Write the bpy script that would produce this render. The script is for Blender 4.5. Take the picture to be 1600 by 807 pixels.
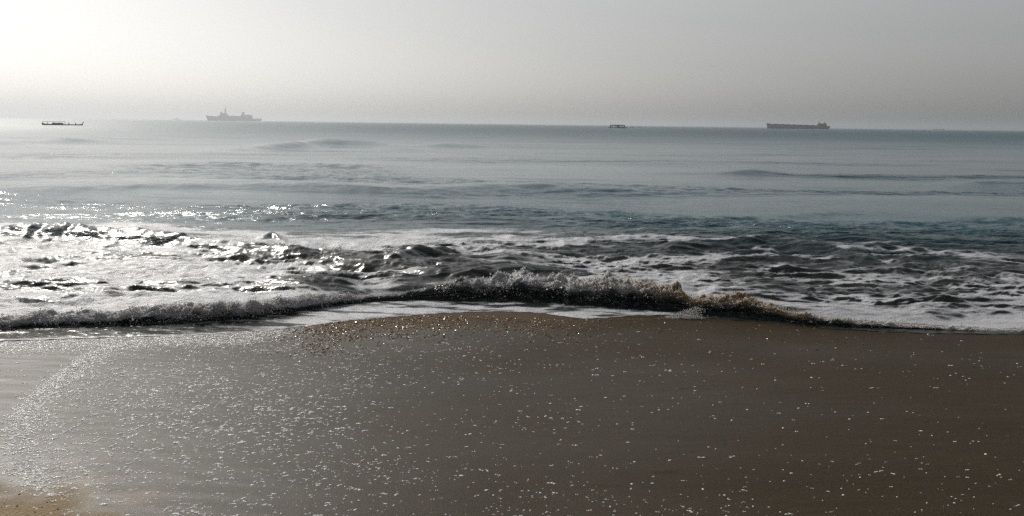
import bpy, math
import numpy as np
from mathutils import Matrix, Vector

for o in list(bpy.data.objects):
    bpy.data.objects.remove(o)
S = bpy.context.scene
COL = S.collection
rng = np.random.default_rng(7)

# ------------------------------------------------------------------ camera
CAM_Z, FPX, PITCH, ROLL = 1.9, 1386.0, math.atan(209.5 / 1386.0), math.radians(0.735)
cp, sp_ = math.cos(PITCH), math.sin(PITCH)
FWD = np.array([0, cp, -sp_]); UP0 = np.array([0, sp_, cp]); RT0 = np.array([1.0, 0, 0])
RT = math.cos(ROLL) * RT0 + math.sin(ROLL) * UP0
UP = -math.sin(ROLL) * RT0 + math.cos(ROLL) * UP0
cd = bpy.data.cameras.new('camera')
cam = bpy.data.objects.new('camera', cd); COL.objects.link(cam)
cd.angle = 2 * math.atan(800.0 / FPX); cd.clip_start = 0.05; cd.clip_end = 120000.0
M = Matrix(((RT[0], UP[0], -FWD[0], 0), (RT[1], UP[1], -FWD[1], 0), (RT[2], UP[2], -FWD[2], CAM_Z), (0, 0, 0, 1)))
cam.matrix_world = M
S.camera = cam

# ------------------------------------------------------------------ light, sky, exposure
SUN_AZ, SUN_EL = math.radians(-34.0), math.radians(38.5)      # azimuth from +Y, negative to the left
SUN_DIR = Vector((math.sin(SUN_AZ) * math.cos(SUN_EL), math.cos(SUN_AZ) * math.cos(SUN_EL), math.sin(SUN_EL)))
W = bpy.data.worlds.new('World'); S.world = W; W.use_nodes = True
wn, wl = W.node_tree.nodes, W.node_tree.links
wn.clear()
sky = wn.new('ShaderNodeTexSky'); sky.sky_type = 'NISHITA'; sky.sun_disc = False
sky.sun_elevation = SUN_EL; sky.sun_rotation = SUN_AZ
sky.air_density = 1.0; sky.dust_density = 2.2; sky.ozone_density = 1.0; sky.altitude = 0
hs = wn.new('ShaderNodeHueSaturation'); hs.inputs['Saturation'].default_value = 0.16
wl.new(sky.outputs[0], hs.inputs['Color'])
bg = wn.new('ShaderNodeBackground'); bg.inputs['Strength'].default_value = 0.076
tn = wn.new('ShaderNodeMix'); tn.data_type = 'RGBA'; tn.blend_type = 'MULTIPLY'; tn.inputs['Factor'].default_value = 1.0
wl.new(hs.outputs[0], tn.inputs['A']); tn.inputs['B'].default_value = (1.0, 0.998, 0.99, 1)
wl.new(tn.outputs['Result'], bg.inputs['Color'])
wo = wn.new('ShaderNodeOutputWorld'); wl.new(bg.outputs[0], wo.inputs['Surface'])

sd = bpy.data.lights.new('sun', 'SUN'); sd.energy = 2.9; sd.angle = math.radians(0.5); sd.color = (1.0, 0.95, 0.87)
sun = bpy.data.objects.new('sun', sd); COL.objects.link(sun)
sun.rotation_euler = (-SUN_DIR).to_track_quat('-Z', 'Y').to_euler()
S.view_settings.view_transform = 'Standard'; S.view_settings.look = 'None'
S.view_settings.exposure = 0.0; S.view_settings.gamma = 1.0
S.render.engine = 'CYCLES'
S.cycles.use_denoising = False
S.cycles.max_bounces = 6; S.cycles.volume_bounces = 1
S.cycles.sample_clamp_indirect = 4.0

# ------------------------------------------------------------------ helpers
def ray(px, py):
    px = np.asarray(px, float); py = np.asarray(py, float)
    d = FWD * FPX + RT * (px - 800.0)[..., None] - UP * (py - 403.5)[..., None]
    return d

def sand_z(x, y):
    return 0.034 * (8.2 - y)

def at(px, py, z=0.0):
    """ground point seen at a photo pixel, on the level z"""
    d = ray(px, py); t = (z - CAM_Z) / d[..., 2]
    return d[..., 0] * t, d[..., 1] * t

def at_sand(px, py):
    d = ray(px, py)
    t = (0.034 * 8.2 - CAM_Z) / (d[..., 2] + 0.034 * d[..., 1])
    return d[..., 0] * t, d[..., 1] * t

def _h(ix, iy, seed):
    n = (ix.astype(np.int64) * 374761393 + iy.astype(np.int64) * 668265263 + seed * 974634777) & 0xffffffff
    n = ((n ^ (n >> 13)) * 1274126177) & 0xffffffff
    n = ((n ^ (n >> 16)) * 2246822519) & 0xffffffff
    return ((n ^ (n >> 15)) & 0xffffff) / float(0xffffff)

def noise(x, y, seed=0):
    """2-D gradient noise, about -1..1"""
    x0 = np.floor(x); y0 = np.floor(y); fx = x - x0; fy = y - y0
    u = fx * fx * fx * (fx * (fx * 6 - 15) + 10); v = fy * fy * fy * (fy * (fy * 6 - 15) + 10)
    def g(dx, dy):
        a = _h(x0 + dx, y0 + dy, seed) * 6.2831853
        return np.cos(a) * (fx - dx) + np.sin(a) * (fy - dy)
    a = g(0, 0); b = g(1, 0); c = g(0, 1); d = g(1, 1)
    return ((a + (b - a) * u) * (1 - v) + (c + (d - c) * u) * v) * 1.5

def fbm(x, y, octv=4, seed=0, gain=0.5, lac=2.03):
    s = 0; a = 1.0; n = 0
    for i in range(octv):
        s = s + a * noise(x, y, seed + i * 17); n += a
        x = x * lac + 13.7; y = y * lac - 7.3; a *= gain
    return s / n

def ridged(x, y, octv=3, seed=0, gain=0.5):
    s = 0; a = 1.0; n = 0
    for i in range(octv):
        s = s + a * (1 - 2 * np.abs(noise(x, y, seed + i * 31))); n += a
        x = x * 2.1 + 5.1; y = y * 2.1 + 9.2; a *= gain
    return s / n

def sst(a, b, x):
    t = np.clip((x - a) / (b - a), 0, 1); return t * t * (3 - 2 * t)

def mesh_np(name, verts, faces, smooth=True, attrs=None):
    """verts (n,3), faces (m,k) with one k"""
    verts = np.ascontiguousarray(verts, dtype=np.float32); faces = np.ascontiguousarray(faces, dtype=np.int32)
    me = bpy.data.meshes.new(name)
    m, k = faces.shape
    me.vertices.add(len(verts)); me.vertices.foreach_set('co', verts.ravel())
    me.loops.add(m * k); me.loops.foreach_set('vertex_index', faces.ravel())
    me.polygons.add(m); me.polygons.foreach_set('loop_start', np.arange(0, m * k, k, dtype=np.int32))
    try:
        me.polygons.foreach_set('loop_total', np.full(m, k, dtype=np.int32))
    except Exception:
        pass
    me.polygons.foreach_set('use_smooth', np.full(m, smooth, dtype=bool))
    for an, av in (attrs or {}).items():
        at_ = me.attributes.new(an, 'FLOAT', 'POINT'); at_.data.foreach_set('value', np.ascontiguousarray(av, dtype=np.float32).ravel())
    me.update(calc_edges=True); me.validate()
    return me

def grid_faces(nr, nc):
    i = np.arange(nr - 1)[:, None] * nc + np.arange(nc - 1)[None, :]
    return np.stack([i, i + 1, i + 1 + nc, i + nc], -1).reshape(-1, 4)

def link(name, me, mat=None, parent=None, kind=None, label=None, cat=None, group=None):
    o = bpy.data.objects.new(name, me); COL.objects.link(o)
    if mat is not None: me.materials.append(mat)
    if parent is not None: o.parent = parent
    if kind: o['kind'] = kind
    if label: o['label'] = label
    if cat: o['category'] = cat
    if group: o['group'] = group
    return o

# ------------------------------------------------------------------ materials
def new_mat(name):
    m = bpy.data.materials.new(name); m.use_nodes = True
    nt = m.node_tree; nt.nodes.clear()
    return m, nt.nodes, nt.links

def N(nodes, typ, **kw):
    n = nodes.new(typ)
    for k, v in kw.items():
        if k.startswith('_'): setattr(n, k[1:], v)
        else: n.inputs[k.replace('__', ' ')].default_value = v
    return n

def math_(nodes, links, op, a, b=None, c=None):
    n = nodes.new('ShaderNodeMath'); n.operation = op
    for i, v in enumerate((a, b, c)):
        if v is None: continue
        if isinstance(v, (int, float)): n.inputs[i].default_value = v
        else: links.new(v, n.inputs[i])
    return n.outputs[0]

def smap(nodes, links, v, a, b, lo=0.0, hi=1.0):
    n = nodes.new('ShaderNodeMapRange'); n.interpolation_type = 'SMOOTHSTEP'
    links.new(v, n.inputs['Value'])
    n.inputs['From Min'].default_value = a; n.inputs['From Max'].default_value = b
    n.inputs['To Min'].default_value = lo; n.inputs['To Max'].default_value = hi
    return n.outputs['Result']

def mixc(nodes, links, f, a, b):
    n = nodes.new('ShaderNodeMix'); n.data_type = 'RGBA'
    for sock, v in ((n.inputs['Factor'], f), (n.inputs['A'], a), (n.inputs['B'], b)):
        if isinstance(v, (int, float)): sock.default_value = v
        elif isinstance(v, tuple): sock.default_value = (*v, 1)
        else: links.new(v, sock)
    return n.outputs['Result']

def tex(nodes, links, vec, scale, detail=4.0, rough=0.55, dist=0.0):
    n = nodes.new('ShaderNodeTexNoise'); links.new(vec, n.inputs['Vector'])
    n.inputs['Scale'].default_value = scale; n.inputs['Detail'].default_value = detail
    n.inputs['Roughness'].default_value = rough; n.inputs['Distortion'].default_value = dist
    return n.outputs['Fac']

def attr(nodes, name):
    n = nodes.new('ShaderNodeAttribute'); n.attribute_name = name
    return n.outputs['Fac']

def mapped(nodes, links, sx, sy, sz, off=(0, 0, 0)):
    tc = nodes.new('ShaderNodeTexCoord'); mp = nodes.new('ShaderNodeMapping')
    mp.inputs['Scale'].default_value = (sx, sy, sz); mp.inputs['Location'].default_value = off
    links.new(tc.outputs['Object'], mp.inputs['Vector'])
    return mp.outputs[0]

def foam_shader(nd, lk, col, bump_out, rough=0.45, trans=0.25, sss=0.0, spec=0.5):
    p = N(nd, 'ShaderNodeBsdfPrincipled', Roughness=rough, IOR=1.33)
    if isinstance(col, tuple): p.inputs['Base Color'].default_value = (*col, 1)
    else: lk.new(col, p.inputs['Base Color'])
    if bump_out: lk.new(bump_out, p.inputs['Normal'])
    p.inputs['Specular IOR Level'].default_value = spec
    if sss:
        p.inputs['Subsurface Weight'].default_value = sss; p.inputs['Subsurface Radius'].default_value = (.9, .85, .8); p.inputs['Subsurface Scale'].default_value = 0.07
    t = nd.new('ShaderNodeBsdfTranslucent')
    if isinstance(col, tuple): t.inputs['Color'].default_value = (*col, 1)
    else: lk.new(col, t.inputs['Color'])
    mx = nd.new('ShaderNodeMixShader'); mx.inputs[0].default_value = trans
    lk.new(p.outputs[0], mx.inputs[1]); lk.new(t.outputs[0], mx.inputs[2])
    return mx.outputs[0]

def sea_material(name, wave=False):
    m, nd, lk = new_mat(name)
    out = nd.new('ShaderNodeOutputMaterial')
    foam = attr(nd, 'foam'); silt = attr(nd, 'silt')
    v = mapped(nd, lk, 0.30, 1.0, 1.0)
    v1 = mapped(nd, lk, 1.0, 1.0, 1.0)
    # water surface relief: ripples in metres
    r1 = tex(nd, lk, mapped(nd, lk, 0.45, 1.0, 1.0), 9.0, 3.0, 0.55, 0.3)
    r2 = tex(nd, lk, mapped(nd, lk, 0.4, 1.0, 1.0, (3, 1, 0)), 2.2, 3.0, 0.55, 0.4)
    r3 = tex(nd, lk, mapped(nd, lk, 0.35, 1.0, 1.0, (9, 4, 0)), 0.42, 2.0, 0.5, 0.3)
    patch = smap(nd, lk, tex(nd, lk, mapped(nd, lk, 0.25, 1.0, 1.0, (2, 7, 0)), 0.12, 2.0), 0.38, 0.62, 0.45, 1.2)
    r0 = tex(nd, lk, mapped(nd, lk, 0.5, 1.0, 1.0, (1, 8, 0)), 26.0, 3.0, 0.6, 0.4)
    h = math_(nd, lk, 'MULTIPLY_ADD', r0, 0.007, math_(nd, lk, 'MULTIPLY', r1, 0.020))
    h = math_(nd, lk, 'ADD', h, math_(nd, lk, 'MULTIPLY', r2, 0.075))
    h = math_(nd, lk, 'ADD', h, math_(nd, lk, 'MULTIPLY', r3, 0.30))
    h = math_(nd, lk, 'MULTIPLY', h, patch)
    tcg = nd.new('ShaderNodeTexCoord'); sx = nd.new('ShaderNodeSeparateXYZ'); lk.new(tcg.outputs['Object'], sx.inputs[0])
    lg = math_(nd, lk, 'LOGARITHM', math_(nd, lk, 'MAXIMUM', sx.outputs['Y'], 5.0), 10.0)
    calm = math_(nd, lk, 'ADD', smap(nd, lk, lg, 1.15, 1.42, 1.0, 0.28), smap(nd, lk, lg, 1.75, 2.3, 0.0, 0.7))   # a calm belt behind the surf
    side = smap(nd, lk, math_(nd, lk, 'DIVIDE', sx.outputs['X'], math_(nd, lk, 'MAXIMUM', sx.outputs['Y'], 5.0)), -0.05, 0.45, 1.0, 2.3)   # more breeze to the right
    h = math_(nd, lk, 'MULTIPLY', h, math_(nd, lk, 'MULTIPLY', math_(nd, lk, 'MULTIPLY_ADD', attr(nd, 'ruffle'), 0.8, calm), side))
    b = nd.new('ShaderNodeBump'); b.inputs['Strength'].default_value = 0.9; b.inputs['Distance'].default_value = 1.0
    lk.new(h, b.inputs['Height'])
    wcol = mixc(nd, lk, silt, (0.008, 0.056, 0.076), (0.017, 0.020, 0.020))
    p = N(nd, 'ShaderNodeBsdfPrincipled', Roughness=0.13, IOR=1.333)
    lk.new(wcol, p.inputs['Base Color']); lk.new(b.outputs[0], p.inputs['Normal'])
    lk.new(math_(nd, lk, 'ADD', smap(nd, lk, lg, 1.65, 2.5, 0.12, 0.40), smap(nd, lk, lg, 1.08, 1.4, 0.13, 0.0)), p.inputs['Roughness'])          # ripples too small to resolve far out
    # foam mask: coverage from the mesh, broken up by turbulent noise
    n1 = tex(nd, lk, v, 1.5, 9.0, 0.66, 1.1)
    n2 = tex(nd, lk, mapped(nd, lk, 0.4, 1.0, 1.0, (5, 5, 0)), 8.0, 6.0, 0.72, 0.9)
    val = math_(nd, lk, 'ADD', foam, math_(nd, lk, 'MULTIPLY', math_(nd, lk, 'SUBTRACT', n1, 0.5), 1.7))
    val = math_(nd, lk, 'ADD', val, math_(nd, lk, 'MULTIPLY', math_(nd, lk, 'SUBTRACT', n2, 0.5), 1.0))
    mask = smap(nd, lk, val, 0.40, 0.84)
    mask = math_(nd, lk, 'MULTIPLY', mask, smap(nd, lk, foam, 0.02, 0.30))
    fb = nd.new('ShaderNodeBump'); fb.inputs['Strength'].default_value = 0.8; fb.inputs['Distance'].default_value = 1.0
    fh = math_(nd, lk, 'ADD', math_(nd, lk, 'MULTIPLY', tex(nd, lk, v1, 45.0, 5.0, 0.7), 0.012), math_(nd, lk, 'MULTIPLY', n2, 0.03))
    lk.new(math_(nd, lk, 'ADD', fh, math_(nd, lk, 'MULTIPLY', r1, 0.02)), fb.inputs['Height'])
    fcol = mixc(nd, lk, attr(nd, 'brown'), (0.45, 0.46, 0.49), (0.27, 0.195, 0.12))
    fs = foam_shader(nd, lk, fcol, fb.outputs[0], 0.42, 0.25 if wave else 0.0, 0.8 if wave else 0.0, 1.0)
    mx = nd.new('ShaderNodeMixShader'); lk.new(mask, mx.inputs[0]); lk.new(p.outputs[0], mx.inputs[1]); lk.new(fs, mx.inputs[2])
    lk.new(mx.outputs[0], out.inputs['Surface'])
    return m

MAT_SEA = sea_material('sea_water')
MAT_WAVE = sea_material('breaking_water', True)

def sand_material():
    m, nd, lk = new_mat('wet_sand')
    out = nd.new('ShaderNodeOutputMaterial')
    wet = attr(nd, 'wet'); coarse = attr(nd, 'coarse')
    v = mapped(nd, lk, 1, 1, 1)
    big = tex(nd, lk, mapped(nd, lk, 0.5, 1, 1), 0.9, 5.0, 0.55, 0.5)
    fine = tex(nd, lk, v, 160.0, 3.0, 0.7)
    col = mixc(nd, lk, big, (0.025, 0.0168, 0.0066), (0.044, 0.0305, 0.0135))
    gr = smap(nd, lk, fine, 0.3, 0.75, 0.35, 1.7)
    hsv = nd.new('ShaderNodeHueSaturation'); lk.new(col, hsv.inputs['Color']); lk.new(gr, hsv.inputs['Value'])
    dry = attr(nd, 'dry')
    col = mixc(nd, lk, coarse, hsv.outputs[0], (0.085, 0.05, 0.022))
    col = mixc(nd, lk, dry, col, (0.34, 0.25, 0.145))
    h = math_(nd, lk, 'MULTIPLY', fine, 0.005)
    h = math_(nd, lk, 'ADD', h, math_(nd, lk, 'MULTIPLY', tex(nd, lk, mapped(nd, lk, 0.35, 1, 1), 28.0, 3.0, 0.6, 0.4), 0.004))
    h = math_(nd, lk, 'ADD', h, math_(nd, lk, 'MULTIPLY', math_(nd, lk, 'MULTIPLY', tex(nd, lk, v, 70.0, 3.0, 0.7), dry), 0.03))
    bmp = nd.new('ShaderNodeBump'); bmp.inputs['Distance'].default_value = 1.0
    lk.new(smap(nd, lk, wet, 0, 1, 0.9, 0.25), bmp.inputs['Strength']); lk.new(h, bmp.inputs['Height'])
    p = N(nd, 'ShaderNodeBsdfPrincipled', IOR=1.33); lk.new(smap(nd, lk, wet, 0.3, 1.0, 0.14, 0.42), p.inputs['Specular IOR Level'])
    lk.new(col, p.inputs['Base Color']); lk.new(bmp.outputs[0], p.inputs['Normal'])
    lk.new(smap(nd, lk, wet, 0, 1, 0.52, 0.40), p.inputs['Roughness'])
    lk.new(p.outputs[0], out.inputs['Surface'])
    return m
MAT_SAND = sand_material()

def simple_mat(name, col, rough=0.6, metallic=0.0, var=0.25, scale=2.0):
    m, nd, lk = new_mat(name)
    out = nd.new('ShaderNodeOutputMaterial')
    n = tex(nd, lk, mapped(nd, lk, 1, 1, 0.5), scale, 4.0, 0.6)
    c = mixc(nd, lk, smap(nd, lk, n, 0.3, 0.7), tuple(x * (1 - var) for x in col), tuple(min(1, x * (1 + var)) for x in col))
    p = N(nd, 'ShaderNodeBsdfPrincipled', Roughness=rough, Metallic=metallic)
    lk.new(c, p.inputs['Base Color']); lk.new(p.outputs[0], out.inputs['Surface'])
    return m

def blob_mat(name, c0, c1, rough, trans=0.0, bump=0.0, scale=120.0):
    m, nd, lk = new_mat(name)
    out = nd.new('ShaderNodeOutputMaterial')
    col = mixc(nd, lk, attr(nd, 'tint'), c0, c1)
    bo = None
    if bump:
        b = nd.new('ShaderNodeBump'); b.inputs['Strength'].default_value = 0.8; b.inputs['Distance'].default_value = bump
        lk.new(tex(nd, lk, mapped(nd, lk, 1, 1, 1), scale, 3.0, 0.6), b.inputs['Height']); bo = b.outputs[0]
    lk.new(foam_shader(nd, lk, col, bo, rough, trans), out.inputs['Surface'])
    return m

# ------------------------------------------------------------------ shore lines, as y = f(u) with u = x / y
def curve(pts, z=0.0, sand=False):
    p = np.array(pts, float)
    x, y = at_sand(p[:, 0], p[:, 1]) if sand else at(p[:, 0], p[:, 1], z)
    u = x / y; o = np.argsort(u)
    return u[o], y[o]

EDGE = [(-60, 536), (0, 534), (110, 530), (220, 527), (330, 523), (430, 516), (500, 508), (560, 500), (640, 494), (710, 489),
        (780, 487), (850, 490), (880, 495), (915, 499), (950, 497), (1000, 493), (1060, 493), (1090, 497), (1130, 500), (1200, 506),
        (1300, 515), (1400, 520), (1500, 523), (1600, 524), (1680, 524)]
TOE = [(-60, 524), (0, 523), (100, 520), (200, 516), (300, 511), (400, 503), (460, 493), (520, 484), (580, 474), (640, 470), (700, 471),
       (800, 471), (850, 475), (950, 483), (1040, 488), (1090, 496), (1130, 500), (1200, 504), (1300, 512), (1400, 518), (1500, 521), (1600, 522), (1680, 522)]
HGT = [(-60, .10), (0, .105), (100, .115), (200, .125), (300, .14), (400, .14), (460, .125), (520, .095), (570, .075), (620, .07), (660, .11),
       (720, .16), (800, .205), (850, .225), (900, .21), (960, .22), (1020, .19), (1065, .165), (1088, .11), (1115, .165), (1180, .135),
       (1240, .09), (1300, .07), (1360, .05), (1420, .03), (1500, .018), (1600, .012), (1680, .012)]
edge_u, edge_y = curve(EDGE, sand=True)
toe_u, toe_y = curve(TOE, 0.0)
_hp = np.array(HGT); hgt_u = np.interp(_hp[:, 0], np.array(TOE)[:, 0], toe_u); hgt_v = _hp[:, 1]
def f_edge(u): return np.interp(u, edge_u, edge_y) + 0.035 * fbm(u * 22, u * 0 + 3.1, 4, 5) + 0.015 * fbm(u * 90, u * 0, 2, 8)
def f_toe(u): return np.maximum(np.interp(u, toe_u, toe_y), np.interp(u, edge_u, edge_y) + 0.05)
def f_hgt(u): return np.interp(u, hgt_u, hgt_v)

# ridges standing in the water behind the break: photo points, height, front width, back width
def ridge_def(pts, h, wf, wb, z=0.1):
    u, y = curve(pts, z)
    ud = np.linspace(u[0], u[-1], 241); w = np.hanning(41); w /= w.sum()
    def sm(v):
        v = np.interp(ud, u, v)
        return np.convolve(np.concatenate([2 * v[0] - v[20:0:-1], v, 2 * v[-1] - v[-2:-22:-1]]), w, 'valid')
    return ud, sm(y), np.maximum(sm(np.array(h, float)), 0), wf, wb
RIDGES = [
    ridge_def([(-80, 364), (0, 362), (60, 360), (110, 358), (160, 363), (205, 361), (240, 364), (300, 371), (350, 374), (430, 380), (500, 392)], [.25, .27, .25, .27, .21, .25, .23, .16, .16, .12, .0], .42, .9, .2),
    ridge_def([(400, 378), (425, 371), (450, 380)], [.0, .12, .0], .25, .5),
    ridge_def([(330, 402), (420, 399), (500, 401), (600, 408), (700, 412), (780, 414)], [.0, .07, .09, .07, .06, .0], .3, .6),
    ridge_def([(600, 414), (625, 404), (660, 396), (700, 393), (740, 395)], [.0, .11, .10, .08, .0], .28, .5),
    ridge_def([(480, 421), (560, 414), (640, 415), (720, 417), (800, 424)], [.0, .07, .08, .06, .0], .25, .5),
    ridge_def([(400, 446), (450, 440), (500, 441), (560, 446)], [.0, .09, .09, .0], .25, .5),
    ridge_def([(600, 440), (690, 433), (760, 429), (860, 428), (960, 430)], [.0, .08, .10, .08, .0], .3, .5),
    ridge_def([(1020, 388), (1100, 384), (1160, 381), (1200, 379), (1240, 383), (1275, 388), (1345, 402), (1420, 415), (1500, 417)], [.0, .07, .12, .17, .15, .09, .08, .05, .0], .35, .55),
    ridge_def([(1290, 401), (1330, 394), (1370, 392), (1420, 398), (1500, 404), (1600, 410)], [.0, .09, .08, .06, .05, .0], .28, .5),
    ridge_def([(1000, 396), (1060, 390), (1120, 389)], [.0, .07, .0], .25, .5),
    ridge_def([(1060, 346), (1140, 339), (1250, 331), (1330, 325), (1440, 330), (1540, 336), (1640, 338)], [.0, .08, .09, .07, .07, .11, .10], .5, 1.4),
    ridge_def([(880, 336), (960, 330), (1040, 334), (1120, 339)], [.0, .08, .07, .0], .5, 1.2),
    ridge_def([(-80, 304), (100, 296), (300, 289), (500, 291), (620, 298), (720, 296), (830, 293), (920, 297), (1060, 300)], [.16, .19, .20, .24, .14, .17, .22, .16, .0], .95, 2.6),
    ridge_def([(300, 236), (420, 231), (500, 227), (570, 227), (640, 231), (720, 228), (800, 232)], [.0, .35, .62, .52, .25, .38, .0], 3.0, 8.0),
    ridge_def([(-60, 225), (60, 222), (130, 219), (190, 221)], [.26, .3, .36, .0], 3.0, 8.0),
    ridge_def([(1080, 272), (1180, 268), (1240, 271)], [.0, .22, .0], 1.3, 3.2),
    ridge_def([(1440, 290), (1560, 286), (1680, 288)], [.0, .20, .20], 1.1, 2.8),
]

def sea_fields(u, y, spacing):
    """height, foam coverage and silt of the water at x = u*y, y"""
    x = u * y
    ye, yt, hw = f_edge(u), f_toe(u), f_hgt(u)
    d = y - yt - 0.25                                   # behind the break
    def lim(l): return np.clip(l / (2.6 * spacing) - 0.35, 0, 1)
    surf = sst(0.0, 0.7, d) * (1 - sst(3.2, 8.5, d + 1.4 * fbm(x * .22, y * .2, 2, 91)))
    off = sst(2.5, 8.0, d)
    wx = x + 0.35 * fbm(x * .7, y * .7, 2, 41); wy = y + 0.30 * fbm(x * .6 + 9, y * .6, 2, 43)
    z = 0.085 * surf * lim(1.0) * ridged(wx * 0.42, wy * 1.05, 3, 11, .45)
    z += 0.046 * surf * lim(.35) * ridged(wx * 1.3, wy * 3.4, 2, 19)
    z += 0.018 * surf * lim(.12) * ridged(wx * 3.6, wy * 9.0, 2, 23)
    wp = sst(-.05, .45, fbm(x * .05, y * .16, 2, 71) + .5 * np.exp(-((y - 21.5) / 3.2) ** 2) * sst(.32, .0, u) + .35 * np.exp(-((y - 15.5) / 2.0) ** 2) * sst(.0, .2, u))
    z += off * lim(7.0) * (0.045 * np.sin(y * .85 + 2.2 * fbm(x * .04, y * .05, 2, 61) * 3))
    z += off * lim(1.4) * (0.006 + .060 * wp) * ridged(wx * .42, wy * 1.1, 2, 37)
    z += off * lim(.5) * (0.005 + .036 * wp) * ridged(wx * 1.3, wy * 3.1, 2, 39)
    z += sst(25, 60, y) * lim(12) * 0.10 * fbm(x * .05, y * .12, 2, 77)
    front = np.zeros_like(z)
    for ru, ry, rh, wf, wb in RIDGES:
        yc = np.interp(u, ru, ry) + 0.35 * wf * fbm(x * .8 / max(wf, .4), y * 0 + 2.0, 3, int(ru[0] * 1000) % 97)
        hh = np.interp(u, ru, rh, left=rh[0] if ru[0] < -.57 else 0, right=rh[-1] if ru[-1] > .57 else 0)
        hh = hh * (1 + .25 * fbm(x * 2.0 / max(wf * 2.5, 1), y * .8, 3, 55))
        t = y - yc
        g = np.where(t < 0, np.exp(-(t / wf) ** 2), np.exp(-(t / wb) ** 2))
        z += .82 * hh * g
        front = np.maximum(front, sst(0, .12 , hh) * np.where(t < 0.12 * wb, np.exp(-((t + .55 * wf) / (.75 * wf)) ** 2), 0))
    # hump carrying the breaking wave, then the thin swash sheet in front of it
    t = y - (yt + 0.48)
    z += 0.55 * hw * np.where(t < 0, np.exp(-(t / .13) ** 2), np.exp(-(t / .7) ** 2))
    s = sand_z(x, y)
    dist = np.maximum(y - ye, 0)
    sheet = s + 0.004 + 0.012 * (1 - np.exp(-dist / .03)) + .004 * noise(x * 9, y * 18, 3) + 0.03 * sst(.1, 1.0, dist)
    k = sst(-.15, .45, y - yt)
    z = np.where(y < yt - .15, sheet, sheet * (1 - k) + np.maximum(z + .012, s + .01) * k)
    # foam coverage
    far_edge = 6.0 - 1.0 * sst(-.1, .45, u) + 1.6 * sst(-.2, -.5, u)
    base = sst(far_edge + 1.6, far_edge - 1.6, d + 1.2 * fbm(x * .3, y * .35, 3, 81))
    lowf = fbm(wx * .45, wy * .8, 4, 85)
    foam = base * (0.74 + 0.80 * lowf + 0.12 * sst(.1, -.5, u) - .34 * sst(-.30, -.20, u) * sst(.14, .0, u) * sst(3.2, 1.5, d) * .7 - .03 * sst(.0, .15, u) + .10 * sst(-.22, -.4, u))
    foam -= (0.78 - .25 * sst(-.3, -.5, u)) * front * (.55 + .9 * sst(-.3, .3, fbm(wx * 1.6, wy * 2.5, 3, 87)))
    foam += 0.25 * sst(.7, .1, d) * (d > -.2)
    fo = 0.98 - .6 * sst(.0, .45, fbm(x * 1.6, y * 6, 4, 89)) - 0.35 * sst(.5, .05, np.abs(y - yt)) * sst(-.4, .3, fbm(x * 3, y * 9, 3, 88)) - .12
    rim = np.exp(-((y - ye) / .03) ** 2)
    leftfade = sst(-.36, -.22, u)
    rightfade = 1 - sst(.18, .3, u)
    foam = np.where(y < yt + .1, np.maximum((fo * (0.6 + .4 * leftfade) * (.12 + .88 * rightfade)), rim * .9 * (.3 + .7 * rightfade)), foam)
    silt = (1 - sst(2.5, 9, d))
    return z, np.clip(foam, 0, 1.2), np.clip(silt, 0, 1), wp * off * sst(60, 30, y)

# ------------------------------------------------------------------ the sea: one sheet, finer near the shore
KY = 2.3e-4
D = [0.0]; yy = 8.0
while yy < 26000:
    st = max(0.014, KY * yy * yy)
    if D[-1] < 0.06: st = 0.006
    st = min(st, 1500.0)
    yy += st; D.append(yy - 8.0)
D = np.array(D)
uf = np.linspace(-.66, .66, 1080)
uo = np.concatenate([-np.geomspace(2.8, .665, 70), uf, np.geomspace(.665, 2.8, 70)])
U, DD = np.meshgrid(uo, D)
Y = f_edge(U) + DD
SP = np.gradient(Y, axis=0)
Z, FO, SI, RU = sea_fields(U, Y, SP)
SL = np.gradient(Z, axis=0) / np.maximum(np.gradient(U * 0 + Y, axis=0), 1e-4)      # faces turned to the beach carry no foam
FO = np.where(Y > f_toe(U) + .3, np.clip(FO - (.62 - .2 * sst(-.2, -.45, U)) * sst(.18, .8, SL), 0, 1.2), FO)
sea_me = mesh_np('sea', np.stack([U * Y, Y, Z], -1).reshape(-1, 3), grid_faces(*U.shape), True, {'foam': FO, 'silt': SI, 'brown': SI * 0, 'ruffle': RU})
link('sea', sea_me, MAT_SEA, kind='structure', label='hazy grey green sea with foam streaked surf')
del U, DD, Y, SP, Z, FO, SI

# ------------------------------------------------------------------ the breaking wave
nu, nv = 2000, 64
u1 = np.linspace(-.64, .64, nu)
prof = np.array([(1.30, .18), (.85, .34), (.50, .60), (.28, .86), (.14, .98), (.04, 1.0), (-.03, .94), (-.08, .83), (-.115, .69), (-.13, .55), (-.125, .42), (-.10, .30), (-.10, .17), (-.17, .04), (-.30, -.12)])
sv = np.linspace(0, 1, nv); sp = np.linspace(0, 1, len(prof))
def smooth_interp(s, xp, fp):
    r = np.interp(s, xp, fp); k = np.array([.25, .5, .25])
    for _ in range(3): r[1:-1] = (r[:-2] * .25 + r[1:-1] * .5 + r[2:] * .25)
    return r
pt = smooth_interp(sv, sp, prof[:, 0]); ph = smooth_interp(sv, sp, prof[:, 1])
UU, VV = np.meshgrid(u1, sv); PT = np.broadcast_to(pt[:, None], UU.shape); PH = np.broadcast_to(ph[:, None], UU.shape)
hw = f_hgt(UU); yt = f_toe(UU)
xs = UU * yt                                          # metres along the shore
hw = hw * (1 + .42 * fbm(xs * 1.1, xs * 0, 3, 15) + .26 * fbm(xs * 4.5, xs * 0, 3, 16))
k = np.clip(hw / .2, .35, 1.2)
WY = yt + .27 * k + PT * k + .10 * fbm(xs * .9, xs * 0 + 4, 4, 12)
WZ = hw * PH
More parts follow.
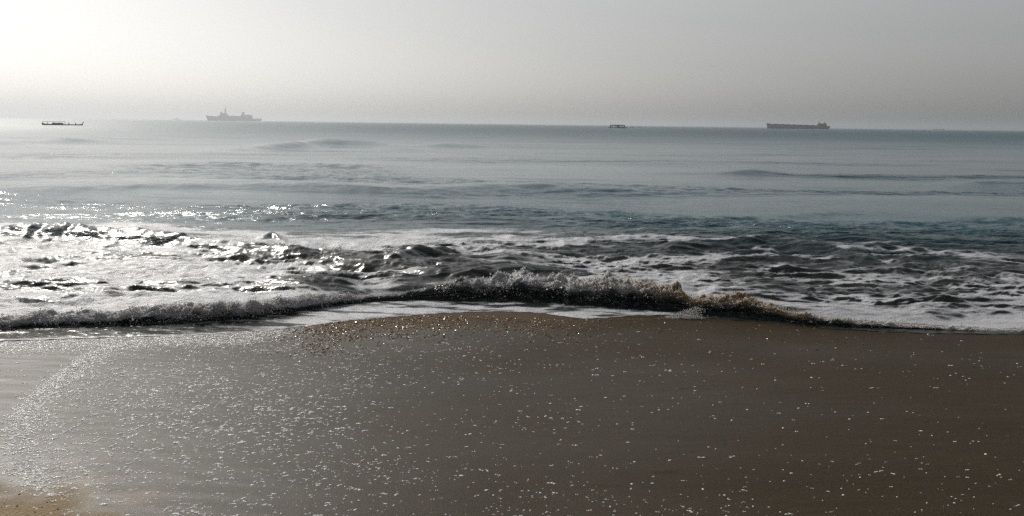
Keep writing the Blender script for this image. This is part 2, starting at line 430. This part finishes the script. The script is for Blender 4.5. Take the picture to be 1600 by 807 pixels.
crest = np.exp(-((PH - .95) / np.where(PT < .02, .40, .22)) ** 2) * sst(.75, .1, PT)
face = sst(-.02, -.06, PT) * sst(.62, .42, PH) * sst(-.1, .15, PH)
breaking = 1 - .85 * sst(.05, -.02, np.abs(UU + .118) - .035)      # one smooth unbroken stretch
lump = np.abs(fbm(xs * 7, VV * 8 + xs, 2, 21)) * 2.0 - .25
lump2 = np.abs(fbm(xs * 26, VV * 22, 3, 25)) * 2.0 - .25
A = (.030 * crest + .020 * face + .005) * (.35 + 1.3 * sst(-.3, .4, fbm(xs * 2.4, VV * 3, 3, 30))) * breaking * np.clip(hw / .14, .35, 1.3)
WZ = WZ + A * (lump + .55 * lump2) * (1.1 * crest + .5)
WY = WY - A * (lump + .6 * lump2) * (.9 * face + .8 * crest) + .05 * crest * breaking * hw / .2 * fbm(xs * 5, VV * 3, 2, 29)
fo = (.95 * crest + .58 * face * (.5 + .9 * fbm(xs * 2.2, VV * 5, 3, 33)) + .42 * sst(.1, .6, PT)) * (1 - .55 * (1 - breaking)) + .06
darkface = .25 + sst(-.02, .06, UU) * (.25)                                # right half: unbroken dark face under the lip
fo = fo - darkface * face
si = np.clip(sst(.06, .24, UU) * .9 + .12 - .75 * sst(.30, .40, UU), 0, 1)
WX = UU * yt + .02 * A / .03 * fbm(xs * 12, VV * 12, 2, 35)
wave_me = mesh_np('breaking_wave', np.stack([WX, WY, WZ], -1).reshape(-1, 3), grid_faces(nv, nu), True, {'foam': fo, 'silt': np.ones_like(si), 'brown': si})
link('breaking_wave', wave_me, MAT_WAVE, kind='structure', label='low wave breaking along the sand with a frothy lip')

# ------------------------------------------------------------------ blobs: froth, bubbles, grains (real geometry, too many to count)
def ico(sub):
    import bmesh
    bm = bmesh.new(); bmesh.ops.create_icosphere(bm, subdivisions=sub, radius=1.0)
    v = np.array([p.co[:] for p in bm.verts]); f = np.array([[q.index for q in p.verts] for p in bm.faces]); bm.free()
    return v, f
def dome(n=8):
    v = [(math.cos(a), math.sin(a), -.15) for a in np.linspace(0, 2 * math.pi, n, endpoint=False)]
    v += [(.8 * math.cos(a + .2), .8 * math.sin(a + .2), .55) for a in np.linspace(0, 2 * math.pi, n, endpoint=False)] + [(0, 0, 1)]
    f = []
    for i in range(n):
        j = (i + 1) % n
        f += [(i, j, n + j), (i, n + j, n + i), (n + i, n + j, 2 * n)]
    return np.array(v), np.array(f)
def blobs(name, c, r, rot, template, mat, tint, smooth=True, jitter=0.0, **kw):
    tv, tf = template; n = len(c)
    P = np.broadcast_to(tv[None], (n,) + tv.shape).copy()
    if jitter: P *= 1 + jitter * (rng.random(P.shape[:2])[..., None] * 2 - 1)
    P = P * r[:, None, :]
    ca, sa = np.cos(rot)[:, None], np.sin(rot)[:, None]
    X = P[..., 0] * ca - P[..., 1] * sa; Yb = P[..., 0] * sa + P[..., 1] * ca
    V = np.stack([X, Yb, P[..., 2]], -1) + c[:, None, :]
    F = (tf[None] + (np.arange(n) * len(tv))[:, None, None]).reshape(-1, 3)
    me = mesh_np(name, V.reshape(-1, 3), F, smooth, {'tint': np.repeat(tint, len(tv))})
    return link(name, me, mat, kind='stuff', **kw)

OCT = (np.array([(1, 0, 0), (-1, 0, 0), (0, 1, 0), (0, -1, 0), (0, 0, 1), (0, 0, -1)], float), np.array([(0, 2, 4), (2, 1, 4), (1, 3, 4), (3, 0, 4), (2, 0, 5), (1, 2, 5), (3, 1, 5), (0, 3, 5)]))
# froth thrown up along the lip
n = 150000
iu = rng.integers(0, nu, n); iv = rng.integers(0, nv, n)
w = (crest[iv, iu] * 1.0 + .30 * face[iv, iu] * (1 - darkface[iv, iu] * 1.6) + .10 * sst(.0, .5, PT[iv, iu])) * breaking[iv, iu] * (.35 + .65 * sst(.03, .12, hw[iv, iu]))
w *= .08 + 1.5 * sst(-.05, .4, fbm(xs[iv, iu] * 5, VV[iv, iu] * 7, 4, 51))
keep = rng.random(n) < w * .8
iu, iv = iu[keep], iv[keep]; n = len(iu)
r0 = rng.lognormal(math.log(.0042), .40, n) * (.7 + .5 * np.clip(hw[iv, iu] / .2, 0, 1))
c = np.stack([WX[iv, iu], WY[iv, iu], WZ[iv, iu]], -1) + rng.normal(0, .008, (n, 3)) + np.array([0, 0, 1.0]) * (rng.random(n) ** 3 * .035 * crest[iv, iu])[:, None]
rr = r0[:, None] * (1 + .35 * rng.normal(0, 1, (n, 3)).clip(-1, 1))
tint = np.clip(si[iv, iu] * (.3 + 1.0 * sst(-.2, .3, fbm(xs[iv, iu] * 3, VV[iv, iu] * 2, 2, 52))) + rng.normal(0, .1, n), 0, 1)
# small fan of spray where two sections of the wave meet
ns = 900
sx_, sy_ = at(1085.0, 494.0, 0.03)
t_ = rng.random(ns)
sc = np.stack([sx_ - .28 + .36 * rng.random(ns) ** .7 + .03 * rng.normal(0, 1, ns), sy_ + .02 + .10 * rng.random(ns), np.zeros(ns)], -1)
sc[:, 2] = sand_z(sc[:, 0], sc[:, 1]) + .01 + .13 * rng.random(ns) ** 1.6 * np.clip((sc[:, 0] - sx_ + .30) / .36, 0, 1)
c = np.concatenate([c, sc]); rr = np.concatenate([rr, np.full((ns, 3), .0038) * rng.uniform(.6, 1.5, (ns, 3))]); tint = np.concatenate([tint, rng.random(ns) * .15]); n += ns
MAT_FROTH = blob_mat('froth', (.80, .80, .80), (.36, .25, .125), 0.35, 0.42)
blobs('wave_froth', c, rr, rng.random(n) * 6.28, OCT, MAT_FROTH, tint, True, .3, label='pale froth and spray along the lip of the breaking wave', cat='froth')

# ------------------------------------------------------------------ the beach
def arc_mask(x, y):
    """the old swash line curving down the left of the beach"""
    p = np.array([(215, 535), (150, 553), (105, 585), (60, 620), (28, 655), (20, 690), (30, 730), (60, 765)], float)
    ax, ay = at_sand(p[:, 0], p[:, 1])
    best = np.full(x.shape, 9.0); side = np.zeros(x.shape)
    for i in range(len(p) - 1):
        dx, dy = ax[i + 1] - ax[i], ay[i + 1] - ay[i]; L2 = dx * dx + dy * dy
        t = np.clip(((x - ax[i]) * dx + (y - ay[i]) * dy) / L2, 0, 1)
        ex, ey = x - ax[i] - t * dx, y - ay[i] - t * dy
        dd = np.hypot(ex, ey); s = np.sign(dx * ey - dy * ex)
        side = np.where(dd < best, s, side); best = np.minimum(best, dd)
    return best, side
gx = np.concatenate([-np.geomspace(3000, 6.1, 40), np.arange(-6, 6.001, .027), np.geomspace(6.1, 3000, 40)])
gy = np.concatenate([-np.geomspace(400, 2.1, 25), np.arange(-2, 3.0, .25), np.arange(3.0, 9.6, .024), np.arange(9.7, 60, 1.5)])
X, Yg = np.meshgrid(gx, gy)
near = (np.abs(X) < 6.05) & (Yg > 2.9)
Zs = sand_z(X, np.maximum(Yg, -30)) - .02 * np.maximum(Yg - 10, 0)
rel = 0.010 * fbm(X * .55, Yg * .9, 3, 101) + .0022 * ridged(X * 1.2 + .8 * Yg, Yg * 5, 2, 103) + .0012 * fbm(X * 9, Yg * 16, 2, 105) + .006 * sst(.30, .75, fbm(X * 3.2, Yg * 17, 3, 107)) * sst(.1, .5, fbm(X * .7, Yg * .9, 2, 108) + .45 * np.exp(-(((X + .3) / 1.3) ** 2 + ((Yg - 6.2) / .8) ** 2)))
bd, sidev = arc_mask(X, Yg)
step = np.where(bd < 1.0, .006 * np.exp(-(bd / .05) ** 2) + .004 * sst(.0, .1, bd * sidev), .004 * (sidev > 0))
ug = X / np.maximum(Yg, .5)
edge_here = np.interp(ug, edge_u, edge_y)
dsea = edge_here - Yg                                    # metres above the swash edge
fade = sst(-.1, .3, dsea)
Zs = Zs + np.where(near, (rel + step) * (.3 + .7 * fade), 0)
cx, cy = at_sand(np.array(40.0), np.array(800.0))
corner = sst(.62, .0, np.hypot((X - (cx - .12)) * .8, (Yg - (cy - .08)) * 1.0) + .28 * fbm(X * 5, Yg * 5, 4, 107))
band = sst(.75, .25, dsea + .2 * fbm(X * 1.4, Yg * 2, 3, 109)) * sst(-.28, -.18, ug + .03 * fbm(X * 3, Yg * 3, 2, 110)) * (1 - sst(.02, .12, ug))
coarse = np.clip(band * .55, 0, 1)
wet = np.clip(.52 + .45 * sst(.02, -.42, ug) - .12 * sst(.1, .4, ug) + .30 * fbm(X * .5, Yg * .8, 3, 111) - .55 * sst(.9, .2, dsea) * sst(-.35, -.1, ug) - .9 * corner, 0, 1)
beach_me = mesh_np('beach', np.stack([X, Yg, Zs], -1).reshape(-1, 3), grid_faces(*X.shape), True, {'wet': wet, 'coarse': coarse, 'dry': corner})
link('beach', beach_me, MAT_SAND, kind='structure', label='wet brown sand beach with drying bubbles')
def beach_z(x, y):
    bd, s = arc_mask(x, y)
    st_ = np.where(bd < 1.0, .006 * np.exp(-(bd / .05) ** 2) + .004 * sst(.0, .1, bd * s), .004 * (s > 0))
    dse = np.interp(x / y, edge_u, edge_y) - y
    return sand_z(x, y) + (0.010 * fbm(x * .55, y * .9, 3, 101) + .0022 * ridged(x * 1.2 + .8 * y, y * 5, 2, 103) + st_) * (.3 + .7 * sst(-.1, .3, dse))

# bubbles left on the sand
n = 300000
bx = rng.uniform(-5.2, 5.2, n); by = rng.uniform(3.05, 8.2, n)
u = bx / by; dse = np.interp(u, edge_u, edge_y) - by
bd, sdv = arc_mask(bx, by)
dens = .17 * sst(-.06, -.36, u) + .022 * sst(.30, .0, u) + .006 + .035 * sst(5.0, 3.6, by)
dens *= np.clip(.35 + 1.6 * (ridged(bx * 1.1 + by * .9, by * 3.2 - bx * 1.2, 2, 131) * .5 + .5) * sst(-.5, .35, fbm(bx * .8, by * 1.1, 3, 133)), 0, 2)
dens *= 1 - .85 * ((sdv < 0) & (bd < 2.0)) * sst(.0, .05, bd) * sst(.15, .55, dse)
dens += 3.2 * np.exp(-(bd / .07) ** 2) * sst(.15, .5, dse) * (1 - .6 * sst(6.0, 4.5, by)) + .55 * np.exp(-(bd / .22) ** 2) * (sdv > 0)
dens += 2.2 * sst(.65, .05, dse) * sst(-.20, -.34, u)
dens = np.where(dse < .02, 0, dens) * (1 - .6 * sst(1.5, .4, dse) * sst(-.25, -.1, u))
keep = rng.random(n) < dens * .72
bx, by = bx[keep], by[keep]; n = len(bx)
# each seed grows into a short chain of bubbles
m_ = rng.choice([1, 1, 1, 1, 2, 2, 3], n)
idx = np.repeat(np.arange(n), m_); kk = np.concatenate([np.arange(q) for q in m_])
ang = rng.normal(.25, .55, n)
r0 = np.clip(rng.lognormal(math.log(.0044), .36, n), .002, .0085)
bx = bx[idx] + kk * r0[idx] * 1.5 * np.cos(ang[idx]) + rng.normal(0, .0025, len(idx)); by = by[idx] + kk * r0[idx] * 1.5 * np.sin(ang[idx]) + rng.normal(0, .0025, len(idx))
r = r0[idx] * rng.uniform(.65, 1.15, len(idx)) * (1 + .35 * sst(-.1, -.4, bx / by)) * (.74 + .26 * sst(3.4, 5.5, by))
rr = np.stack([r * rng.uniform(1.0, 1.25, len(r)), r * rng.uniform(.8, 1.1, len(r)), r * rng.uniform(.30, .50, len(r))], -1)
MAT_BUB = blob_mat('bubble_foam', (.88, .88, .86), (.74, .73, .70), 0.2, 0.12)
c = np.stack([bx, by, beach_z(bx, by)], -1)
blobs('bubble_foam', c, rr, ang[idx], dome(8), MAT_BUB, rng.random(len(r)), True, .12, label='small white foam bubbles scattered over the wet sand', cat='foam bubbles')
print('bubbles', len(r))

# coarse grains and shell bits at the water line
n = 90000
bx = rng.uniform(-5, 3.2, n); by = rng.uniform(3.1, 8.7, n)
u = bx / by; dse = np.interp(u, edge_u, edge_y) - by
dens = sst(1.6, .15, dse + .3 * fbm(bx * 1.4, by * 2, 3, 109)) * sst(-.30, -.18, u) * (1 - sst(-.02, .14, u)) * (.35 + 1.2 * sst(-.2, .3, fbm(bx * 2.2, by * 4, 3, 141)))
dens += .45 * np.exp(-(((u - .15) / .06) ** 2)) * np.exp(-(((dse - .25) / .16) ** 2)) * sst(-.1, .3, fbm(bx * 2, by * 5, 2, 143))
dens += .12 * sst(.45, .08, np.hypot((bx - (cx - .12)) * .8, by - (cy - .08)) + .08 * fbm(bx * 4, by * 4, 3, 107))
dens += .03 * sst(1.7, .5, dse) * sst(-.3, -.1, u)
dens = np.where(dse < -.01, 0, dens)
keep = rng.random(n) < dens * 1.3
bx, by = bx[keep], by[keep]; n = len(bx)
r = rng.lognormal(math.log(.0050), .35, n) * np.where(by < 4.5, .55, 1)
rr = r[:, None] * rng.uniform(.6, 1.3, (n, 3)) * np.array([1.1, 1.0, .8])
MAT_GRAIN = blob_mat('shell_grain', (.11, .065, .028), (.50, .30, .12), 0.22)
blobs('shell_grains', np.stack([bx, by, beach_z(bx, by) + .3 * r], -1), rr, rng.random(n) * 6.28, ico(1), MAT_GRAIN, rng.random(n) ** 1.5, False, .2, label='coarse orange brown shell grains heaped at the water line', cat='shell grains')
print('grains', n)

# ------------------------------------------------------------------ ships and boats
def part(name, verts, faces, mat, parent):
    me = bpy.data.meshes.new(name); me.from_pydata([tuple(map(float, v)) for v in verts], [], faces); me.update(); me.validate()
    return link(name, me, mat, parent)
class MB:
    def __init__(s): s.v = []; s.f = []
    def add(s, v, f):
        b = len(s.v); s.v += list(v); s.f += [tuple(b + i for i in q) for q in f]; return s
    def box(s, x0, x1, y0, y1, z0, z1, tx=0.0, ty=0.0, sh=0.0):
        """box whose top is narrower by tx, ty and shifted along x by sh"""
        v = [(x0, y0, z0), (x1, y0, z0), (x1, y1, z0), (x0, y1, z0), (x0 + tx + sh, y0 + ty, z1), (x1 - tx + sh, y0 + ty, z1), (x1 - tx + sh, y1 - ty, z1), (x0 + tx + sh, y1 - ty, z1)]
        return s.add(v, [(3, 2, 1, 0), (4, 5, 6, 7), (0, 1, 5, 4), (1, 2, 6, 5), (2, 3, 7, 6), (3, 0, 4, 7)])
    def bar(s, a, b, r0, r1=None, n=6):
        a, b = Vector(a), Vector(b); r1 = r0 if r1 is None else r1
        d = (b - a).normalized(); p = d.orthogonal().normalized(); q = d.cross(p)
        v = []
        for c, r in ((a, r0), (b, r1)):
            for i in range(n):
                t = 2 * math.pi * i / n; v.append(c + p * (r * math.cos(t)) + q * (r * math.sin(t)))
        f = [(i, (i + 1) % n, n + (i + 1) % n, n + i) for i in range(n)] + [tuple(range(n))[::-1], tuple(range(n, 2 * n))]
        return s.add(v, f)
    def profile(s, pts, y0, y1, inset=0.0):
        """polygon in x-z extruded across the beam"""
        n = len(pts); v = [(x, y0, z) for x, z in pts] + [(x, y1, z) for x, z in pts]
        return s.add(v, [tuple(range(n)), tuple(range(2 * n - 1, n - 1, -1))] + [(i, i + n, (i + 1) % n + n, (i + 1) % n) for i in range(n)])
    def build(s, name, mat, parent): return part(name, s.v, s.f, mat, parent)

def hull_mesh(stations, mb, keel=-2.0, bulwark=0.0):
    """stations: (x at deck, deck z, half beam at deck, x at waterline, half beam at waterline)"""
    rings = []
    for xd, zd, bd_, xw, bw in stations:
        rings.append([(xw, -bw * .8, keel), (xw, -bw, 0), ((xd + xw) / 2, -(bd_ + bw) / 2, zd * .5), (xd, -bd_, zd), (xd, bd_, zd), ((xd + xw) / 2, (bd_ + bw) / 2, zd * .5), (xw, bw, 0), (xw, bw * .8, keel)])
    v = [p for r in rings for p in r]; f = []
    for i in range(len(rings) - 1):
        for j in range(7): f.append((i * 8 + j, i * 8 + j + 1, (i + 1) * 8 + j + 1, (i + 1) * 8 + j))
        f.append((i * 8 + 7, i * 8, (i + 1) * 8, (i + 1) * 8 + 7))
    f += [tuple(range(8))[::-1], tuple(range((len(rings) - 1) * 8, len(rings) * 8))]
    return mb.add(v, f)

def root(name, px, dist, label, cat, group=None, yaw=0.0, scale=1.0):
    d = ray(np.array(float(px)), np.array(196.0)); a = math.atan2(d[0], d[1])
    o = bpy.data.objects.new(name, None); COL.objects.link(o)
    o.location = (dist * math.sin(a), dist * math.cos(a), 0); o.rotation_euler = (0, 0, -a + yaw)
    o.scale = (scale,) * 3
    o['label'] = label; o['category'] = cat
    if group: o['group'] = group
    return o

G1 = simple_mat('naval_grey', (.26, .27, .285), .5, scale=.15)
G2 = simple_mat('dark_deck_steel', (.07, .075, .08), .6, scale=.2)
HB = simple_mat('blue_black_hull', (.010, .014, .030), .5, scale=.08)
RUST = simple_mat('rusty_red_steel', (.04, .025, .022), .7, scale=.2)
BUFF = simple_mat('weathered_white_paint', (.45, .45, .43), .5, scale=.3)
PALE = simple_mat('glare_pale_timber', (.28, .28, .28), .6, scale=3)  # timber grey lightened to stand in for glare and haze over the boat
WOOD = simple_mat('dark_boat_timber', (.018, .015, .013), .6, scale=3)
CLOTH = simple_mat('sun_bleached_canvas', (.30, .30, .28), .8, scale=4)
TEAL = simple_mat('teal_boat_paint', (.05, .13, .12), .5, scale=2)

# warship, 120 m, bow to the left; x runs from bow (-60) to stern (+60)
w_ = root('warship', 366, 3000, 'pale grey naval ship with a tall mast, bow to the left, faded by haze', 'ship', scale=1.425)
hull_mesh([(-60, 11.4, .3, -55.5, .2), (-52, 10.6, 3.0, -50, 1.2), (-40, 9.9, 5.4, -39, 4.0), (-20, 9.4, 6.8, -20, 6.3), (0, 9.2, 7.0, 0, 6.8), (20, 9.2, 7.0, 20, 6.8), (39.5, 9.0, 6.6, 39.5, 6.4), (40, 5.2, 6.6, 40, 6.4), (52, 5.2, 6.2, 51, 5.9), (60, 5.4, 5.6, 57, 5.0)], MB()).build('hull', G1, w_)
MB().box(-33, -29, -2, 2, 9.6, 11.8, .8, .6).bar((-33, 0, 11), (-38, 0, 12), .25).build('gun_turret', G1, w_)
MB().profile([(-34, 9.4), (-29.5, 12.4), (-28.6, 20.4), (-26.5, 19.6), (-25.5, 18.0), (-21, 16.6), (-18.8, 18.4), (-16.5, 18.6), (-15, 15.5), (-12.5, 13.0), (-9, 10.8), (-8, 9.3)], -5.2, 5.2).build('bridge_superstructure', G1, w_)
mst = MB().bar((-17.6, 0, 18), (-17.2, 0, 30.5), 1.0, .45).bar((-17.2, 0, 30.3), (-17, 0, 34.2), .25, .12).bar((-19.2, 0, 18), (-17.6, 0, 26), .35, .3).bar((-15.9, 0, 18), (-17.3, 0, 26), .35, .3).build('mast', G1, w_)
MB().box(-19.3, -15.6, -3, 3, 26.2, 26.9).build('radar_platform', G1, mst)
MB().box(-20.6, -18.6, -2.2, 2.2, 22.4, 24.8, .3, .3).build('radar_antenna', G2, mst)
MB().box(-8, 14, -5.6, 5.6, 9.1, 11.2, .4, .3).build('deckhouse', G1, w_)
MB().bar((-4.4, 0, 11), (-4.2, 0, 13.6), .8, .5).build('deck_crane', G2, w_)
MB().profile([(12.5, 9.1), (15.5, 13.6), (22.5, 14.0), (24, 13.0), (27, 14.1), (36, 13.4), (39.6, 13.2), (39.6, 9.0)], -5.4, 5.4).build('hangar', G1, w_)
fn = MB().box(16.8, 22.6, -2.6, 2.6, 13.4, 19.0, .5, .4).build('funnel', G1, w_)
MB().box(17.0, 22.6, -2.4, 2.4, 19.0, 19.6, .2, .2).build('funnel_cap', G2, fn)
for i in range(9):
    xx = 41.5 + i * 2.2
    for yq in (-5.9, 5.9) if i < 6 else (-5.4, 5.4):
        MB().bar((xx, yq, 5.2), (xx, yq, 7.4), .16).build('railing_post', G1, w_)
MB().bar((40.6, -5.9, 7.4), (59.6, -5.4, 7.5), .14).bar((40.6, 5.9, 7.4), (59.6, 5.4, 7.5), .14).build('railing', G1, w_)
MB().bar((59.2, 0, 5.3), (59.8, 0, 8.6), .3, .15).build('ensign_staff', G1, w_)

# cargo ship, 190 m
c_ = root('cargo_ship', 1247, 1300, 'long dark blue cargo ship with a low deckhouse at its stern', 'ship', scale=.444, yaw=math.radians(4))
hull_mesh([(-95, 16.8, .5, -91, .3), (-88, 16.0, 8, -86, 4), (-84, 15.6, 11, -83, 8), (-83.8, 14.6, 11, -82.8, 8), (-60, 13.9, 14, -60, 13.5), (0, 12.4, 14.5, 0, 14.5), (56, 11.3, 14.5, 56, 14.5), (80, 10.2, 13, 80, 12), (92, 9.7, 10, 89, 7), (95, 9.7, 8, 91, 5)], MB()).build('hull', HB, c_)
hull_mesh([(-91.2, 1.6, .6, -91, .5), (-86.2, 1.6, 4.4, -86, 4.3), (-83, 1.6, 8.4, -83, 8.3), (-60, 1.6, 13.8, -60, 13.8), (0, 1.6, 14.75, 0, 14.75), (56, 1.6, 14.75, 56, 14.75), (80, 1.6, 12.4, 80, 12.3), (89.2, 1.6, 7.4, 89.2, 7.3)], MB()).build('boot_stripe', RUST, c_)
for i in range(7):
    xx = -74 + i * 18.2
    zz = float(np.interp(xx + 7, [-83, -60, 0, 56, 80], [14.6, 13.9, 12.4, 11.3, 10.2]))
    hc = MB().box(xx, xx + 14.5, -9, 9, zz - .5, zz + 1.1, .3, .3).build('hatch_cover', G2, c_)
dh = MB().box(56, 84, -11, 11, 10.0, 15.6, .6, .3).box(60, 82, -9, 9, 15.6, 17.8, .6, .3).build('deckhouse', HB, c_)
MB().box(57, 64, -12.5, 12.5, 17.6, 20.8, .5, .3).build('wheelhouse', BUFF, dh)
for i in range(6):
    MB().box(56.1, 56.45, -10 + i * 3.4, -8 + i * 3.4, 12.4, 13.8).build('window', G2, dh)
MB().box(76, 81.5, -3, 3, 17.6, 20.6, .7, .5).build('funnel', RUST, c_)
MB().bar((61, 0, 20.6), (61, 0, 23.2), .4, .2).build('radar_mast', G2, c_)
MB().bar((-86.5, 0, 15.4), (-86.5, 0, 18.4), .5, .3).build('foremast', G2, c_)

# open boat on the left, 10.4 m
b1 = root('fishing_boat', 98, 272, 'dark open wooden boat with a long awning, on the glittering water at left', 'boat')
hull_mesh([(-5.1, .62, .45, -4.9, .25), (-4.2, .40, .85, -4.1, .7), (-2, .30, 1.1, -2, .95), (1, .27, 1.1, 1, .95), (3.4, .28, .8, 3.4, .6), (4.7, .36, .35, 4.6, .2), (5.1, .75, .08, 4.9, .05)], MB(), -.3).build('hull', PALE, b1)
MB().box(-4.9, .7, -.95, .95, .88, .97, .05, .12).build('awning', CLOTH, b1)
for xx in (-4.8, -3.6, -2.2, -.9, .6):
    for yq in (-.85, .85):
        MB().bar((xx, yq, .25), (xx, yq, .9), .05).build('awning_post', PALE, b1)
MB().box(-2.6, .2, -.8, .8, .25, .62, .05, .05).build('cargo_bundle', CLOTH, b1)
for xx in (1.55, 3.2):
    MB().bar((xx, 0, .2), (xx - .05, 0, .78), .17, .07).build('mooring_post', PALE, b1)
MB().bar((4.85, 0, .5), (5.2, 0, .98), .14, .1).build('stem_post', PALE, b1)

# roofed boat in the middle, about 17 m
b2 = root('roofed_boat', 965, 620, 'small dark boat with a flat roof on open posts, mid sea', 'boat', scale=.72)
hull_mesh([(-9.0, .7, .5, -8.2, .3), (-7, .55, 1.6, -6.8, 1.2), (-2, .5, 2.0, -2, 1.8), (3, .6, 2.0, 3, 1.8), (6.5, .8, 1.6, 6.3, 1.2), (9.4, .9, .3, 8.6, .2)], MB(), -.6).build('hull', WOOD, b2)
rf = MB().box(-7.4, 7.0, -1.7, 1.7, 2.25, 3.0, .2, .1).build('roof', WOOD, b2)
MB().box(-4.6, 5.2, -1.5, 1.5, 3.01, 3.15, .6, .2).build('roof_highlight', PALE, rf)  # thin pale slab, a painted highlight along the top of the roof
for xx in (-6.9, -5.3, -3.4, -1.6, 1.6, 3.8, 6.5):
    for yq in (-1.5, 1.5):
        MB().bar((xx, yq, .45), (xx, yq, 2.55), .26 if abs(xx) < 6 else .5).build('roof_post', WOOD, b2)
MB().box(-.9, 1.2, -1.2, 1.2, .5, 2.45, .05, .05).build('cabin', TEAL, b2)
MB().box(.6, 6.6, -1.3, 1.3, .5, 1.3, .1, .1).build('cargo', WOOD, b2)

b3 = root('rowing_boat', 988, 900, 'tiny low dark boat just right of the roofed boat', 'boat', 'low boats right of the roofed boat')
hull_mesh([(-1.9, .75, .15, -1.6, .1), (-1, .5, .7, -1, .5), (.6, .5, .7, .6, .5), (1.6, .85, .3, 1.5, .2)], MB(), -.3).build('hull', WOOD, b3)
MB().box(-.4, .2, -.5, .5, .5, .95, .1, .1).build('net_pile', TEAL, b3)
b4 = root('rowing_boat.001', 999.5, 960, 'faint tiny boat farther right, second from the roofed boat', 'boat', 'low boats right of the roofed boat')
hull_mesh([(-1.6, .6, .15, -1.4, .1), (-.8, .45, .6, -.8, .45), (.6, .45, .6, .6, .45), (1.4, .65, .25, 1.3, .2)], MB(), -.3).build('hull', WOOD, b4)

b5 = root('barge', 1467, 3500, 'faint low barge on the horizon at far right', 'ship')
hull_mesh([(-19, 3.6, 2.0, -17, 1.0), (-15, 3.0, 4.0, -15, 3.8), (12, 2.8, 4.0, 12, 3.8), (19, 3.0, 3.0, 18, 2.6)], MB()).build('hull', HB, b5)
MB().box(12, 17, -2.5, 2.5, 2.9, 5.0, .4, .3).build('wheelhouse', G1, b5)
b6 = root('trawler', 277, 5200, 'barely visible small ship in the haze left of the warship', 'ship')
hull_mesh([(-22, 6.5, .6, -20, .3), (-14, 5.0, 4.5, -14, 4.0), (12, 4.6, 4.5, 12, 4.2), (21, 5.0, 3.5, 20, 3.0)], MB()).build('hull', G1, b6)
MB().box(-8, 6, -3.5, 3.5, 4.8, 11.5, .8, .4).build('wheelhouse', G1, b6)
MB().bar((0, 0, 11), (0, 0, 18), .5, .3).build('mast', G1, b6)

# ------------------------------------------------------------------ haze
hz = MB().box(-33000, 33000, -3000, 33000, -45, 42)
hm = bpy.data.meshes.new('haze'); hm.from_pydata(hz.v, [], hz.f); hm.update()
mh, nd, lk = new_mat('haze_air')
out = nd.new('ShaderNodeOutputMaterial')
pv = nd.new('ShaderNodeVolumePrincipled')
pv.inputs['Color'].default_value = (.755, .77, .795, 1); pv.inputs['Density'].default_value = 0.00031; pv.inputs['Anisotropy'].default_value = 0.66
lk.new(pv.outputs[0], out.inputs['Volume'])
link('haze', hm, mh, kind='stuff', label='pale sea haze')
